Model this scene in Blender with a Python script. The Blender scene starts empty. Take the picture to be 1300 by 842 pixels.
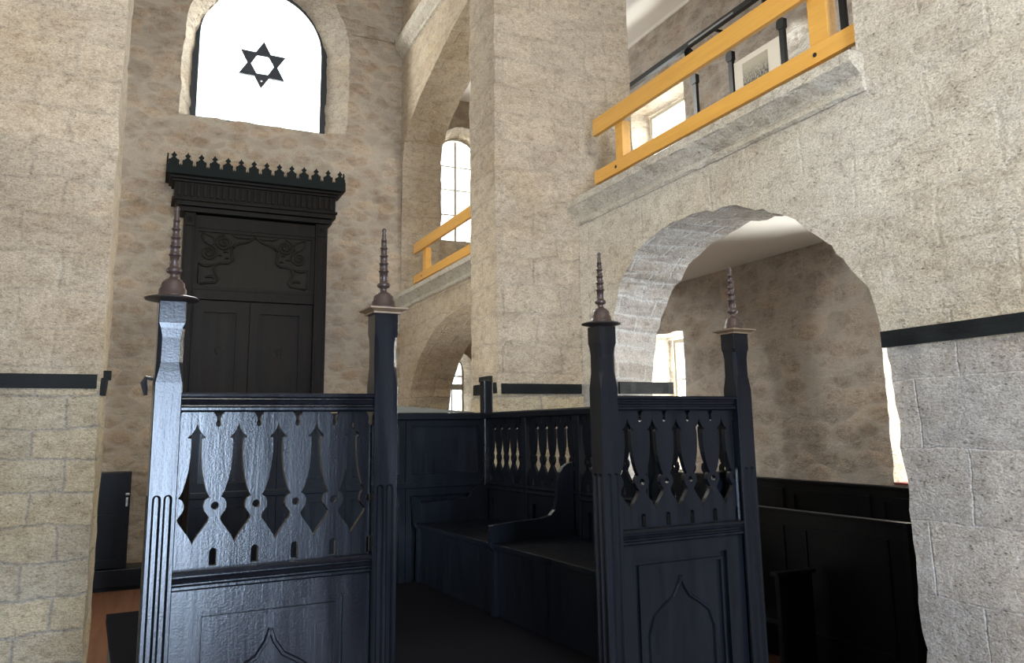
import bpy, bmesh, math, random
from math import pi, sin, cos, radians
from mathutils import Vector, Matrix, noise
from mathutils.geometry import tessellate_polygon
random.seed(7)
SC = bpy.context.scene
COL = SC.collection

# ------------------------------------------------------------------ helpers
def link(o):
    COL.objects.link(o)
    return o

def obj(name, bm, mat, parent=None, smooth=False, mats=None):
    bmesh.ops.recalc_face_normals(bm, faces=bm.faces[:])
    me = bpy.data.meshes.new(name)
    if smooth:
        for f in bm.faces:
            f.smooth = True
    bm.to_mesh(me)
    bm.free()
    if mats:
        for m in mats:
            me.materials.append(m)
    else:
        me.materials.append(mat)
    o = link(bpy.data.objects.new(name, me))
    if parent is not None:
        o.parent = parent
    return o

def empty(name, loc=(0, 0, 0), rz=0.0, parent=None):
    o = link(bpy.data.objects.new(name, None))
    o.empty_display_size = 0.1
    o.location = loc
    o.rotation_euler = (0, 0, rz)
    if parent is not None:
        o.parent = parent
    return o

def tag(o, label, cat, group=None):
    o['label'] = label
    o['category'] = cat
    if group:
        o['group'] = group
    return o

def struct(o):
    o['kind'] = 'structure'
    return o

def box(bm, x0, x1, y0, y1, z0, z1, bev=0.0, mi=0):
    vs = [bm.verts.new(p) for p in ((x0, y0, z0), (x1, y0, z0), (x1, y1, z0), (x0, y1, z0),
                                    (x0, y0, z1), (x1, y0, z1), (x1, y1, z1), (x0, y1, z1))]
    fs = [bm.faces.new([vs[i] for i in q]) for q in
          ((0, 3, 2, 1), (4, 5, 6, 7), (0, 1, 5, 4), (1, 2, 6, 5), (2, 3, 7, 6), (3, 0, 4, 7))]
    for f in fs:
        f.material_index = mi
    if bev > 0:
        es = set()
        for f in fs:
            es.update(f.edges)
        r = bmesh.ops.bevel(bm, geom=list(es), offset=bev, segments=2, affect='EDGES', profile=0.6)
        for f in r['faces']:
            f.material_index = mi
    return vs

def prism(bm, loops, fn, d0, d1, back=None, mi=0, hmi=None):
    """loops: outer + holes of 2D points; fn(a, b, d) -> 3D."""
    back = back or loops
    for lp, d in ((loops, d0), (back, d1)):
        pass
    F, B = [], []
    for lp, lb in zip(loops, back):
        F.append([bm.verts.new(fn(a, b, d0)) for a, b in lp])
        B.append([bm.verts.new(fn(a, b, d1)) for a, b in lb])
    for V, lps in ((F, loops), (B, back)):
        flat = [v for l in V for v in l]
        for t in tessellate_polygon([[Vector((a, b, 0)) for a, b in l] for l in lps]):
            try:
                f = bm.faces.new([flat[i] for i in t])
                f.material_index = mi
            except ValueError:
                pass
    for li, (f_, b_) in enumerate(zip(F, B)):
        n = len(f_)
        for i in range(n):
            j = (i + 1) % n
            try:
                f = bm.faces.new((f_[i], f_[j], b_[j], b_[i]))
                f.material_index = hmi if (hmi is not None and li > 0) else mi
            except ValueError:
                pass

XZ = lambda a, b, d: (a, d, b)      # polygon in X-Z, depth along Y
YZ = lambda a, b, d: (d, a, b)      # polygon in Y-Z, depth along X
XY = lambda a, b, d: (a, b, d)

def rect(a0, a1, b0, b1):
    return [(a0, b0), (a1, b0), (a1, b1), (a0, b1)]

def resample(pts, step, closed=True):
    out = []
    n = len(pts)
    for i in range(n if closed else n - 1):
        a, b = Vector(pts[i]), Vector(pts[(i + 1) % n])
        k = max(1, int(round((b - a).length / step)))
        for j in range(k):
            out.append(tuple(a.lerp(b, j / k)))
    if not closed:
        out.append(tuple(pts[-1]))
    return out

def ragged(pts, amp, seed=0.0, step=0.07, closed=True):
    out = []
    for (a, b) in resample(pts, step, closed):
        n1 = noise.noise(Vector((a * 6 + seed, b * 6, seed)))
        n2 = noise.noise(Vector((a * 6, b * 6 + seed, seed + 9)))
        n3 = noise.noise(Vector((a * 17 + seed, b * 17, seed + 3)))
        out.append((a + amp * (n1 + .5 * n3), b + amp * (n2 + .5 * n3)))
    return out

def arch(c, hw, z0, zs, rise, n=18):
    """outline of an arched opening, centre c, half width hw, springing zs, counter-clockwise"""
    p = [(c - hw, z0), (c + hw, z0)]
    for i in range(n + 1):
        t = pi * i / n
        p.append((c + hw * cos(t), zs + rise * sin(t)))
    return p

def lathe(bm, prof, x=0, y=0, z=0, seg=20, mi=0):
    rings = []
    for r, h in prof:
        rings.append([bm.verts.new((x + r * cos(2 * pi * i / seg), y + r * sin(2 * pi * i / seg), z + h)) for i in range(seg)])
    for a, b in zip(rings[:-1], rings[1:]):
        for i in range(seg):
            j = (i + 1) % seg
            f = bm.faces.new((a[i], a[j], b[j], b[i]))
            f.material_index = mi
    bm.faces.new(rings[0][::-1]).material_index = mi
    bm.faces.new(rings[-1]).material_index = mi

def tube(bm, pts, r, seg=10, flat=None):
    """swept tube through 3D points"""
    rings = []
    n = len(pts)
    for i, p in enumerate(pts):
        p = Vector(p)
        d = (Vector(pts[min(i + 1, n - 1)]) - Vector(pts[max(i - 1, 0)])).normalized()
        up = Vector((0, 1, 0)) if abs(d.y) < .9 else Vector((0, 0, 1))
        a = d.cross(up).normalized()
        b = a.cross(d).normalized()
        rr = r[i] if isinstance(r, (list, tuple)) else r
        rings.append([bm.verts.new(p + a * rr * cos(2 * pi * k / seg) + b * (flat or rr) * sin(2 * pi * k / seg)) for k in range(seg)])
    for a, b in zip(rings[:-1], rings[1:]):
        for k in range(seg):
            j = (k + 1) % seg
            bm.faces.new((a[k], a[j], b[j], b[k]))
    bm.faces.new(rings[0][::-1])
    bm.faces.new(rings[-1])

def rough_block(bm, x0, x1, y0, y1, z0, z1, step=.09, amp=.012, seed=0.0):
    """a stone block whose faces are gridded and pushed about by noise"""
    def axis(a0, a1):
        k = max(1, int(round((a1 - a0) / step)))
        return [a0 + (a1 - a0) * i / k for i in range(k + 1)]
    X, Y, Z = axis(x0, x1), axis(y0, y1), axis(z0, z1)
    cache = {}
    def v(x, y, z):
        k = (round(x, 5), round(y, 5), round(z, 5))
        if k not in cache:
            q = Vector((x * 3 + seed, y * 3, z * 3))
            n = Vector((noise.noise(q), noise.noise(q + Vector((31, 0, 0))), 0))
            q = Vector((x * 9 + seed, y * 9, z * 9))
            n += .6 * Vector((noise.noise(q), noise.noise(q + Vector((31, 0, 0))), 0))
            cache[k] = bm.verts.new((x + amp * n.x, y + amp * n.y, z))
        return cache[k]
    def sheet(A, B, fn):
        for i in range(len(A) - 1):
            for j in range(len(B) - 1):
                bm.faces.new((fn(A[i], B[j]), fn(A[i + 1], B[j]), fn(A[i + 1], B[j + 1]), fn(A[i], B[j + 1])))
    sheet(X, Z, lambda a, b: v(a, y0, b)); sheet(X, Z, lambda a, b: v(a, y1, b))
    sheet(Y, Z, lambda a, b: v(x0, a, b)); sheet(Y, Z, lambda a, b: v(x1, a, b))
    sheet(X, Y, lambda a, b: v(a, b, z0)); sheet(X, Y, lambda a, b: v(a, b, z1))

# ------------------------------------------------------------------ materials
class NT:
    def __init__(s, name):
        s.m = bpy.data.materials.new(name)
        s.m.use_nodes = True
        s.t = s.m.node_tree
        s.t.nodes.clear()
    def n(s, kind, **kw):
        nd = s.t.nodes.new(kind)
        for k, v in kw.items():
            if k.startswith('i_'):
                nd.inputs[k[2:].replace('_', ' ')].default_value = v
            else:
                setattr(nd, k, v)
        return nd
    def l(s, a, b):
        s.t.links.new(a, b)
    def math(s, op, a, b=None, clamp=False):
        nd = s.n('ShaderNodeMath', operation=op, use_clamp=clamp)
        for i, v in enumerate((a, b)):
            if v is None: continue
            if isinstance(v, (int, float)): nd.inputs[i].default_value = v
            else: s.l(v, nd.inputs[i])
        return nd.outputs[0]
    def mix(s, fac, a, b, mode='MIX'):
        nd = s.n('ShaderNodeMix', data_type='RGBA', blend_type=mode)
        for k, v in ((0, fac), (6, a), (7, b)):
            if isinstance(v, (int, float)): nd.inputs[k].default_value = v
            elif isinstance(v, tuple): nd.inputs[k].default_value = (*v[:3], 1)
            else: s.l(v, nd.inputs[k])
        return nd.outputs[2]
    def ramp(s, src, stops):
        nd = s.n('ShaderNodeValToRGB')
        el = nd.color_ramp.elements
        while len(el) < len(stops): el.new(.5)
        for e, (p, c) in zip(el, stops):
            e.position = p
            e.color = (c, c, c, 1) if isinstance(c, (int, float)) else (*c, 1)
        s.l(src, nd.inputs[0])
        return nd.outputs[0]
    def noise(s, vec, scale, detail=4, rough=.55, dist=0.0):
        nd = s.n('ShaderNodeTexNoise')
        nd.inputs['Scale'].default_value = scale
        nd.inputs['Detail'].default_value = detail
        nd.inputs['Roughness'].default_value = rough
        nd.inputs['Distortion'].default_value = dist
        s.l(vec, nd.inputs['Vector'])
        return nd

def stone(name, up, low=None, band=2.52, bump=.02, mortar=.5, tone=1.0, stain=(.34, .26, .14), rubble=0):
    """up / low = dict(a, b, m, bw, bh): two block colours, mortar colour, block width and course height"""
    g = NT(name)
    geo = g.n('ShaderNodeNewGeometry')
    sp = g.n('ShaderNodeSeparateXYZ'); g.l(geo.outputs['Position'], sp.inputs[0])
    sn = g.n('ShaderNodeSeparateXYZ'); g.l(geo.outputs['True Normal'], sn.inputs[0])
    side = g.math('GREATER_THAN', g.math('ABSOLUTE', sn.outputs[0]), .55)
    u = g.math('ADD', g.math('MULTIPLY', sp.outputs[1], side),
               g.math('MULTIPLY', sp.outputs[0], g.math('SUBTRACT', 1, side)))
    flat = g.math('GREATER_THAN', g.math('ABSOLUTE', sn.outputs[2]), .75)
    v = g.math('ADD', g.math('MULTIPLY', sp.outputs[1], flat),
               g.math('MULTIPLY', sp.outputs[2], g.math('SUBTRACT', 1, flat)))
    cb = g.n('ShaderNodeCombineXYZ'); g.l(u, cb.inputs[0]); g.l(v, cb.inputs[1])
    pos = geo.outputs['Position']
    dn = g.noise(pos, 2.3, 4, .6)
    sub = g.n('ShaderNodeVectorMath', operation='SUBTRACT'); g.l(dn.outputs['Color'], sub.inputs[0]); sub.inputs[1].default_value = (.5, .5, .5)
    def bricks(p, dist):
        sc = g.n('ShaderNodeVectorMath', operation='SCALE'); g.l(sub.outputs[0], sc.inputs[0]); sc.inputs['Scale'].default_value = dist
        ad = g.n('ShaderNodeVectorMath', operation='ADD'); g.l(cb.outputs[0], ad.inputs[0]); g.l(sc.outputs[0], ad.inputs[1])
        b = g.n('ShaderNodeTexBrick')
        g.l(ad.outputs[0], b.inputs['Vector'])
        b.inputs['Color1'].default_value = (*p['a'], 1)
        b.inputs['Color2'].default_value = (*p['b'], 1)
        b.inputs['Mortar'].default_value = (*p['m'], 1)
        b.inputs['Scale'].default_value = 1
        b.inputs['Brick Width'].default_value = p['bw']
        b.inputs['Row Height'].default_value = p['bh']
        b.inputs['Mortar Size'].default_value = p.get('ms', .014)
        b.inputs['Mortar Smooth'].default_value = 1.0
        b.inputs['Bias'].default_value = 0
        b.offset = .43; b.squash = p.get('sq', 1.0); b.squash_frequency = 3
        return b
    bu = bricks(up, up.get('d', .2))
    col, fac = bu.outputs['Color'], bu.outputs['Fac']
    if low:
        bl = bricks(low, low.get('d', .07))
        sel = g.math('LESS_THAN', sp.outputs[2], band)
        col = g.mix(sel, col, bl.outputs['Color'])
        fac = g.math('ADD', g.math('MULTIPLY', fac, g.math('SUBTRACT', 1, sel)), g.math('MULTIPLY', bl.outputs['Fac'], sel))
    def stretch(k):
        m_ = g.n('ShaderNodeMapping'); m_.inputs['Scale'].default_value = (1, 1, k); g.l(pos, m_.inputs[0]); return m_.outputs[0]
    big = g.noise(stretch(1.6), .8, 5, .62)
    med = g.noise(stretch(2.2), 3.6, 8, .68, .5)
    lump = g.noise(stretch(1.5), 11, 6, .66, .3)
    fine = g.noise(stretch(2.0), 38, 5, .72)
    # weathering: broad blotches, streaky mottling, pale scuffs and small dark pores
    def mul(c, k): return g.mix(1.0, c, k, 'MULTIPLY')
    col = g.mix(g.ramp(big.outputs[0], [(.36, 0.0), (.66, .5)]), col, mul(col, (.80, .75, .69)))
    col = g.mix(g.ramp(med.outputs[0], [(.34, .6), (.52, 0.0)]), col, mul(col, (.76, .73, .70)))
    col = g.mix(g.ramp(med.outputs[0], [(.52, 0.0), (.72, .6)]), col, mul(col, (1.15, 1.14, 1.12)))
    col = g.mix(g.math('MULTIPLY', g.ramp(big.outputs['Color'], [(.5, 0.0), (.66, .5)]), .8), col, g.mix(1.0, col, stain, 'SOFT_LIGHT'))
    col = g.mix(g.ramp(lump.outputs[0], [(.34, .75), (.50, 0.0)]), col, mul(col, (.70, .68, .66)))
    col = g.mix(g.ramp(fine.outputs[0], [(.34, .7), (.52, 0.0)]), col, mul(col, (.58, .56, .54)))
    col = g.mix(g.ramp(fine.outputs[0], [(.56, 0.0), (.72, .5)]), col, mul(col, (1.5, 1.47, 1.42)))
    grit = g.noise(stretch(1.3), 85, 3, .7)
    col = g.mix(g.ramp(grit.outputs[0], [(.36, .7), (.50, 0.0)]), col, mul(col, (.60, .58, .56)))
    col = g.mix(g.ramp(grit.outputs[0], [(.52, 0.0), (.66, .45)]), col, mul(col, (1.35, 1.33, 1.30)))
    vo = g.n('ShaderNodeTexVoronoi', feature='F1'); vo.inputs['Scale'].default_value = 24; vo.inputs['Randomness'].default_value = 1
    g.l(stretch(2.4), vo.inputs['Vector'])
    pit = g.math('MULTIPLY', g.ramp(vo.outputs['Distance'], [(.10, 1.0), (.24, 0.0)]), g.ramp(lump.outputs[0], [(.40, 1.0), (.50, 0.0)]))
    col = g.mix(g.math('MULTIPLY', pit, .7), col, (.07, .065, .06))
    if tone != 1.0:
        col = g.mix(1.0, col, (tone, tone, tone), 'MULTIPLY')
    h = g.math('MULTIPLY', fac, -mortar)
    h = g.math('ADD', h, g.math('MULTIPLY', med.outputs[0], .9))
    h = g.math('ADD', h, g.math('MULTIPLY', lump.outputs[0], 1.5))
    h = g.math('ADD', h, g.math('MULTIPLY', fine.outputs[0], .80))
    h = g.math('ADD', h, g.math('MULTIPLY', grit.outputs[0], .30))
    h = g.math('SUBTRACT', h, g.math('MULTIPLY', pit, .4))
    if rubble:
        rv = g.n('ShaderNodeTexVoronoi', feature='SMOOTH_F1'); rv.inputs['Scale'].default_value = rubble
        rv.inputs['Smoothness'].default_value = .12
        ds = g.n('ShaderNodeVectorMath', operation='SCALE'); g.l(sub.outputs[0], ds.inputs[0]); ds.inputs['Scale'].default_value = .25
        da = g.n('ShaderNodeVectorMath', operation='ADD'); g.l(stretch(1.7), da.inputs[0]); g.l(ds.outputs[0], da.inputs[1])
        g.l(da.outputs[0], rv.inputs['Vector'])
        col = g.mix(g.math('MULTIPLY', g.ramp(rv.outputs['Distance'], [(.36, 0.0), (.60, 1.0)]), .6), col, mul(up['m'], (.95, .95, .95)))
        sv = g.n('ShaderNodeSeparateColor'); g.l(rv.outputs['Color'], sv.inputs[0])
        col = g.mix(g.ramp(sv.outputs[0], [(.1, .6), (.6, 0.0)]), col, mul(col, (.76, .73, .71)))
        col = g.mix(g.ramp(sv.outputs[1], [(.6, 0.0), (.95, .6)]), col, mul(col, (1.20, 1.12, 1.04)))
        h = g.math('SUBTRACT', h, g.math('MULTIPLY', g.ramp(rv.outputs['Distance'], [(.3, 0.0), (.6, 1.0)]), 1.5))
    bp = g.n('ShaderNodeBump'); bp.inputs['Strength'].default_value = 1.0; bp.inputs['Distance'].default_value = bump
    g.l(h, bp.inputs['Height'])
    bs = g.n('ShaderNodeBsdfPrincipled'); bs.inputs['Roughness'].default_value = .9
    bs.inputs['Specular IOR Level'].default_value = .2
    g.l(col, bs.inputs['Base Color']); g.l(bp.outputs[0], bs.inputs['Normal'])
    o = g.n('ShaderNodeOutputMaterial'); g.l(bs.outputs[0], o.inputs[0])
    return g.m

def wood(name, c1, c2, rough=.35, bump=.002, scale=(1, 1, .08), coat=0.0, speck=0.0, spec=.5):
    g = NT(name)
    tc = g.n('ShaderNodeTexCoord')
    mp = g.n('ShaderNodeMapping'); mp.inputs['Scale'].default_value = scale; g.l(tc.outputs['Object'], mp.inputs[0])
    a = g.noise(mp.outputs[0], 42, 6, .65, .6)
    b = g.noise(mp.outputs[0], 7, 3, .5, 1.5)
    c = g.noise(tc.outputs['Object'], 130, 3, .6)
    f = g.math('ADD', g.math('MULTIPLY', a.outputs[0], .6), g.math('MULTIPLY', b.outputs[0], .4))
    col = g.mix(g.ramp(f, [(.35, 0.0), (.65, 1.0)]), c1, c2)
    bs = g.n('ShaderNodeBsdfPrincipled')
    bs.inputs['Coat Weight'].default_value = coat
    bs.inputs['Coat Roughness'].default_value = .12
    bs.inputs['Specular IOR Level'].default_value = spec
    g.l(col, bs.inputs['Base Color'])
    rr = g.math('ADD', g.math('MULTIPLY', g.math('SUBTRACT', b.outputs[0], .5), .25), rough)
    g.l(rr, bs.inputs['Roughness'])
    h = g.math('ADD', f, g.math('MULTIPLY', c.outputs[0], speck))
    bp = g.n('ShaderNodeBump'); bp.inputs['Distance'].default_value = bump; g.l(h, bp.inputs['Height'])
    g.l(bp.outputs[0], bs.inputs['Normal'])
    g.l(bp.outputs[0], bs.inputs['Coat Normal'])
    o = g.n('ShaderNodeOutputMaterial'); g.l(bs.outputs[0], o.inputs[0])
    return g.m

def plain(name, c, rough=.6, metal=0.0, bump=0.0, bscale=20, var=.1, spec=.5):
    g = NT(name)
    tc = g.n('ShaderNodeTexCoord')
    a = g.noise(tc.outputs['Object'], bscale, 4, .6)
    col = g.mix(g.math('MULTIPLY', a.outputs[0], var * 2), c, tuple(x * .55 for x in c))
    bs = g.n('ShaderNodeBsdfPrincipled')
    bs.inputs['Roughness'].default_value = rough
    bs.inputs['Metallic'].default_value = metal
    bs.inputs['Specular IOR Level'].default_value = spec
    g.l(col, bs.inputs['Base Color'])
    if bump:
        bp = g.n('ShaderNodeBump'); bp.inputs['Distance'].default_value = bump; g.l(a.outputs[0], bp.inputs['Height'])
        g.l(bp.outputs[0], bs.inputs['Normal'])
    o = g.n('ShaderNodeOutputMaterial'); g.l(bs.outputs[0], o.inputs[0])
    return g.m

def glass(name):
    g = NT(name)
    tr = g.n('ShaderNodeBsdfTransparent'); tr.inputs[0].default_value = (.97, .985, .98, 1)
    gl = g.n('ShaderNodeBsdfGlossy'); gl.inputs['Roughness'].default_value = .05
    lw = g.n('ShaderNodeLayerWeight'); lw.inputs[0].default_value = .25
    fr = g.math('ADD', g.math('MULTIPLY', g.math('POWER', lw.outputs['Facing'], 4.0), .5), .02)
    mx = g.n('ShaderNodeMixShader'); g.l(fr, mx.inputs[0]); g.l(tr.outputs[0], mx.inputs[1]); g.l(gl.outputs[0], mx.inputs[2])
    o = g.n('ShaderNodeOutputMaterial'); g.l(mx.outputs[0], o.inputs[0])
    return g.m

ASH = dict(a=(.54, .50, .455), b=(.38, .375, .37), m=(.56, .54, .52), bw=.62, bh=.39, ms=.009, d=.07)
M_ARC = stone('arcade_stone',
              dict(a=(.58, .53, .45), b=(.54, .495, .43), m=(.53, .49, .425), bw=.95, bh=.34, d=.16, ms=.022), ASH, bump=.016, mortar=.35)
M_PIER = stone('pier_stone',
               dict(a=(.53, .445, .34), b=(.48, .405, .315), m=(.46, .395, .31), bw=.62, bh=.29, d=.16, ms=.024),
               dict(a=(.56, .475, .33), b=(.46, .41, .32), m=(.38, .35, .30), bw=.5, bh=.24, d=.12, ms=.018), bump=.020, mortar=.5)
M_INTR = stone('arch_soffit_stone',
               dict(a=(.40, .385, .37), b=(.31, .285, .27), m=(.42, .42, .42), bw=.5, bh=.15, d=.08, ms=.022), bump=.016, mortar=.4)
M_BACK = stone('back_wall_stone',
               dict(a=(.52, .435, .34), b=(.46, .38, .30), m=(.50, .44, .36), bw=.42, bh=.20, d=.2, ms=.018), bump=.024, mortar=.2, rubble=3.6)
M_AISLE = stone('aisle_stone',
                dict(a=(.56, .50, .45), b=(.47, .415, .38), m=(.56, .52, .48), bw=.46, bh=.24, d=.35, ms=.02), bump=.020, mortar=.2, rubble=3.3)
M_LEDGE = stone('ledge_stone',
                dict(a=(.52, .48, .41), b=(.47, .44, .385), m=(.45, .43, .38), bw=1.3, bh=.6, d=.1, ms=.004), bump=.010, mortar=.2)
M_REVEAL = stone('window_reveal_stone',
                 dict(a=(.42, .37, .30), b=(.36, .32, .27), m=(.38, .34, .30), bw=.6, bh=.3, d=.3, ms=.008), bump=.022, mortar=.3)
M_BAND = wood('band_wood', (.004, .005, .006), (.010, .012, .012), rough=.6, bump=.005, scale=(.3, .3, 2), speck=.3, spec=.15)
M_BLACK = wood('black_varnished_wood', (.002, .0025, .004), (.006, .007, .010), rough=.22, bump=.0009, coat=0, speck=.45, spec=.27)
M_BLACK2 = wood('black_bench_wood', (.0015, .002, .0035), (.004, .005, .008), rough=.33, bump=.0006, coat=0, speck=.3, spec=.13)
M_PEW = wood('black_pew_wood', (.001, .0012, .002), (.0025, .003, .004), rough=.4, bump=.0006, speck=.3, spec=.15)
M_ARK = wood('ark_wood', (.004, .004, .0045), (.013, .010, .008), rough=.42, bump=.0012, speck=.2, spec=.08)
M_CARV = wood('ark_carving_wood', (.008, .007, .006), (.016, .013, .009), rough=.5, bump=.0012, speck=.2, spec=.12)
M_CREST = plain('crest_painted_wood', (.005, .008, .008), .7, spec=.15)
M_FIN = wood('turned_brown_wood', (.022, .013, .011), (.045, .027, .022), rough=.38, bump=.001, speck=.3, spec=.35)
M_CAP = plain('cap_metal', (.05, .04, .035), .4, .6)
M_TAN = wood('tan_wood', (.17, .11, .06), (.10, .065, .04), rough=.5)
M_RAIL = wood('honey_wood', (.62, .33, .065), (.52, .26, .05), rough=.38, bump=.0008, scale=(.6, .06, 1), coat=.2)
M_WHITE = plain('white_plaster', (.80, .77, .74), .9, var=.05, bscale=3)
M_FRAME = plain('black_window_frame', (.015, .02, .025), .4)
M_WFRAME = plain('grey_window_frame', (.36, .36, .33), .5)
M_WFRAME2 = plain('white_window_frame', (.62, .60, .52), .5)
M_METAL = plain('black_metal', (.012, .013, .016), .35, .3)
M_CHROME = plain('grey_metal', (.35, .36, .38), .3, .9)
M_STAR = plain('star_paint', (.02, .025, .035), .4)
M_GLASS = glass('pane_glass')
M_FLOOR = wood('floor_boards', (.16, .07, .035), (.09, .04, .022), rough=.4, bump=.001, scale=(1, .06, 1))
M_PAPER = plain('photo_mount', (.78, .74, .67), .7, var=.03)

# ------------------------------------------------------------------ the setting
XW, XT = 3.95, .70           # nave face and thickness of the arcade walls
XO, OT = 6.8, .6             # aisle outer wall
CX = 1.37                    # nave axis
YB, YF = 13.0, -4.0
mir = lambda x: 2 * CX - x
ZT = 11.0

bm = bmesh.new(); box(bm, -5.2, 8.2, YF - .6, YB + 1.2, -.3, 0)
struct(obj('floor', bm, M_FLOOR))
bm = bmesh.new(); box(bm, -4.9, 7.9, YF - .6, YB + .6, ZT, ZT + .3)
struct(obj('ceiling', bm, M_WHITE))

# back wall: arched nave window, gallery and aisle windows
win_nave_f = ragged([(.30, 7.11), (2.96, 7.13), (3.0, 7.9), (3.0, 8.7), (2.88, 9.25), (2.62, 9.7), (2.2, 10.0), (1.66, 10.12),
                     (1.1, 10.0), (.68, 9.65), (.40, 9.1), (.30, 8.5), (.29, 7.8)], .035, 1.0, .12)
nb = resample([(.50, 7.16), (2.62, 7.16), (2.62, 7.9), (2.62, 8.7), (2.50, 9.1), (2.28, 9.45), (1.95, 9.7), (1.57, 9.78),
               (1.18, 9.68), (.86, 9.42), (.62, 9.05), (.52, 8.6), (.50, 7.8)], .12)
def match(src, n):
    """resample closed loop src to n points by arc length"""
    P = [Vector(p) for p in src] + [Vector(src[0])]
    L = [0]
    for a, b in zip(P[:-1], P[1:]): L.append(L[-1] + (b - a).length)
    out = []
    k = 0
    for i in range(n):
        t = L[-1] * i / n
        while L[k + 1] < t: k += 1
        out.append(tuple(P[k].lerp(P[k + 1], (t - L[k]) / max(1e-9, L[k + 1] - L[k]))))
    return out
def corner_match(fpts, bpts, famp, seed, n=14):
    """both outlines given with the same corners: equal counts per edge"""
    F, B = [], []
    for i in range(len(fpts)):
        a, b = Vector(fpts[i]), Vector(fpts[(i + 1) % len(fpts)])
        c, d = Vector(bpts[i]), Vector(bpts[(i + 1) % len(bpts)])
        k = max(1, int(round((b - a).length / .08)))
        for j in range(k):
            F.append(tuple(a.lerp(b, j / k))); B.append(tuple(c.lerp(d, j / k)))
    def jit(pts, s):
        o = []
        for a, b in pts:
            n1 = noise.noise(Vector((a * 5 + s, b * 5, s))) + .6 * noise.noise(Vector((a * 15 + s, b * 15, s + 3)))
            n2 = noise.noise(Vector((a * 5, b * 5 + s, s + 9))) + .6 * noise.noise(Vector((a * 15, b * 15, s + 7)))
            o.append((a + famp * n1, b + famp * n2))
        return o
    return jit(F, seed), jit(B, seed + 4)
NF = [(.30, 7.11), (2.96, 7.13), (3.0, 7.9), (3.0, 8.7), (2.88, 9.25), (2.62, 9.7), (2.2, 10.0), (1.66, 10.12),
      (1.1, 10.0), (.68, 9.65), (.40, 9.1), (.30, 8.5), (.29, 7.8)]
NB = [(.46, 7.14), (2.66, 7.14), (2.66, 7.9), (2.66, 8.7), (2.52, 9.12), (2.28, 9.45), (1.95, 9.7), (1.57, 9.78),
      (1.18, 9.68), (.86, 9.42), (.60, 9.05), (.48, 8.6), (.46, 7.8)]
hf, hb = corner_match(NF, NB, .03, 2.0)
GF = arch(5.12, .42, 5.45, 7.25, .38, 8); GB = arch(5.12, .36, 5.5, 7.2, .3, 8)
gf, gb = corner_match(GF, GB, .02, 5.0)
AF = arch(4.92, .36, 1.6, 3.2, .28, 8); AB = arch(4.92, .31, 1.65, 3.18, .24, 8)
af, ab = corner_match(AF, AB, .015, 8.0)
ow = rect(-4.7, 7.4, 0, ZT)
bm = bmesh.new()
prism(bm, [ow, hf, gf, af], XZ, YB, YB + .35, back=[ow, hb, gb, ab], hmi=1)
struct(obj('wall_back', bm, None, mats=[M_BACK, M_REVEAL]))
# outer skin of the back wall, square to the window frames
bm = bmesh.new()
prism(bm, [ow, [(a, b) for a, b in NB], GB, AB], XZ, YB + .352, YB + .6)
struct(obj('wall_back_outer', bm, M_BACK))

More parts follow.
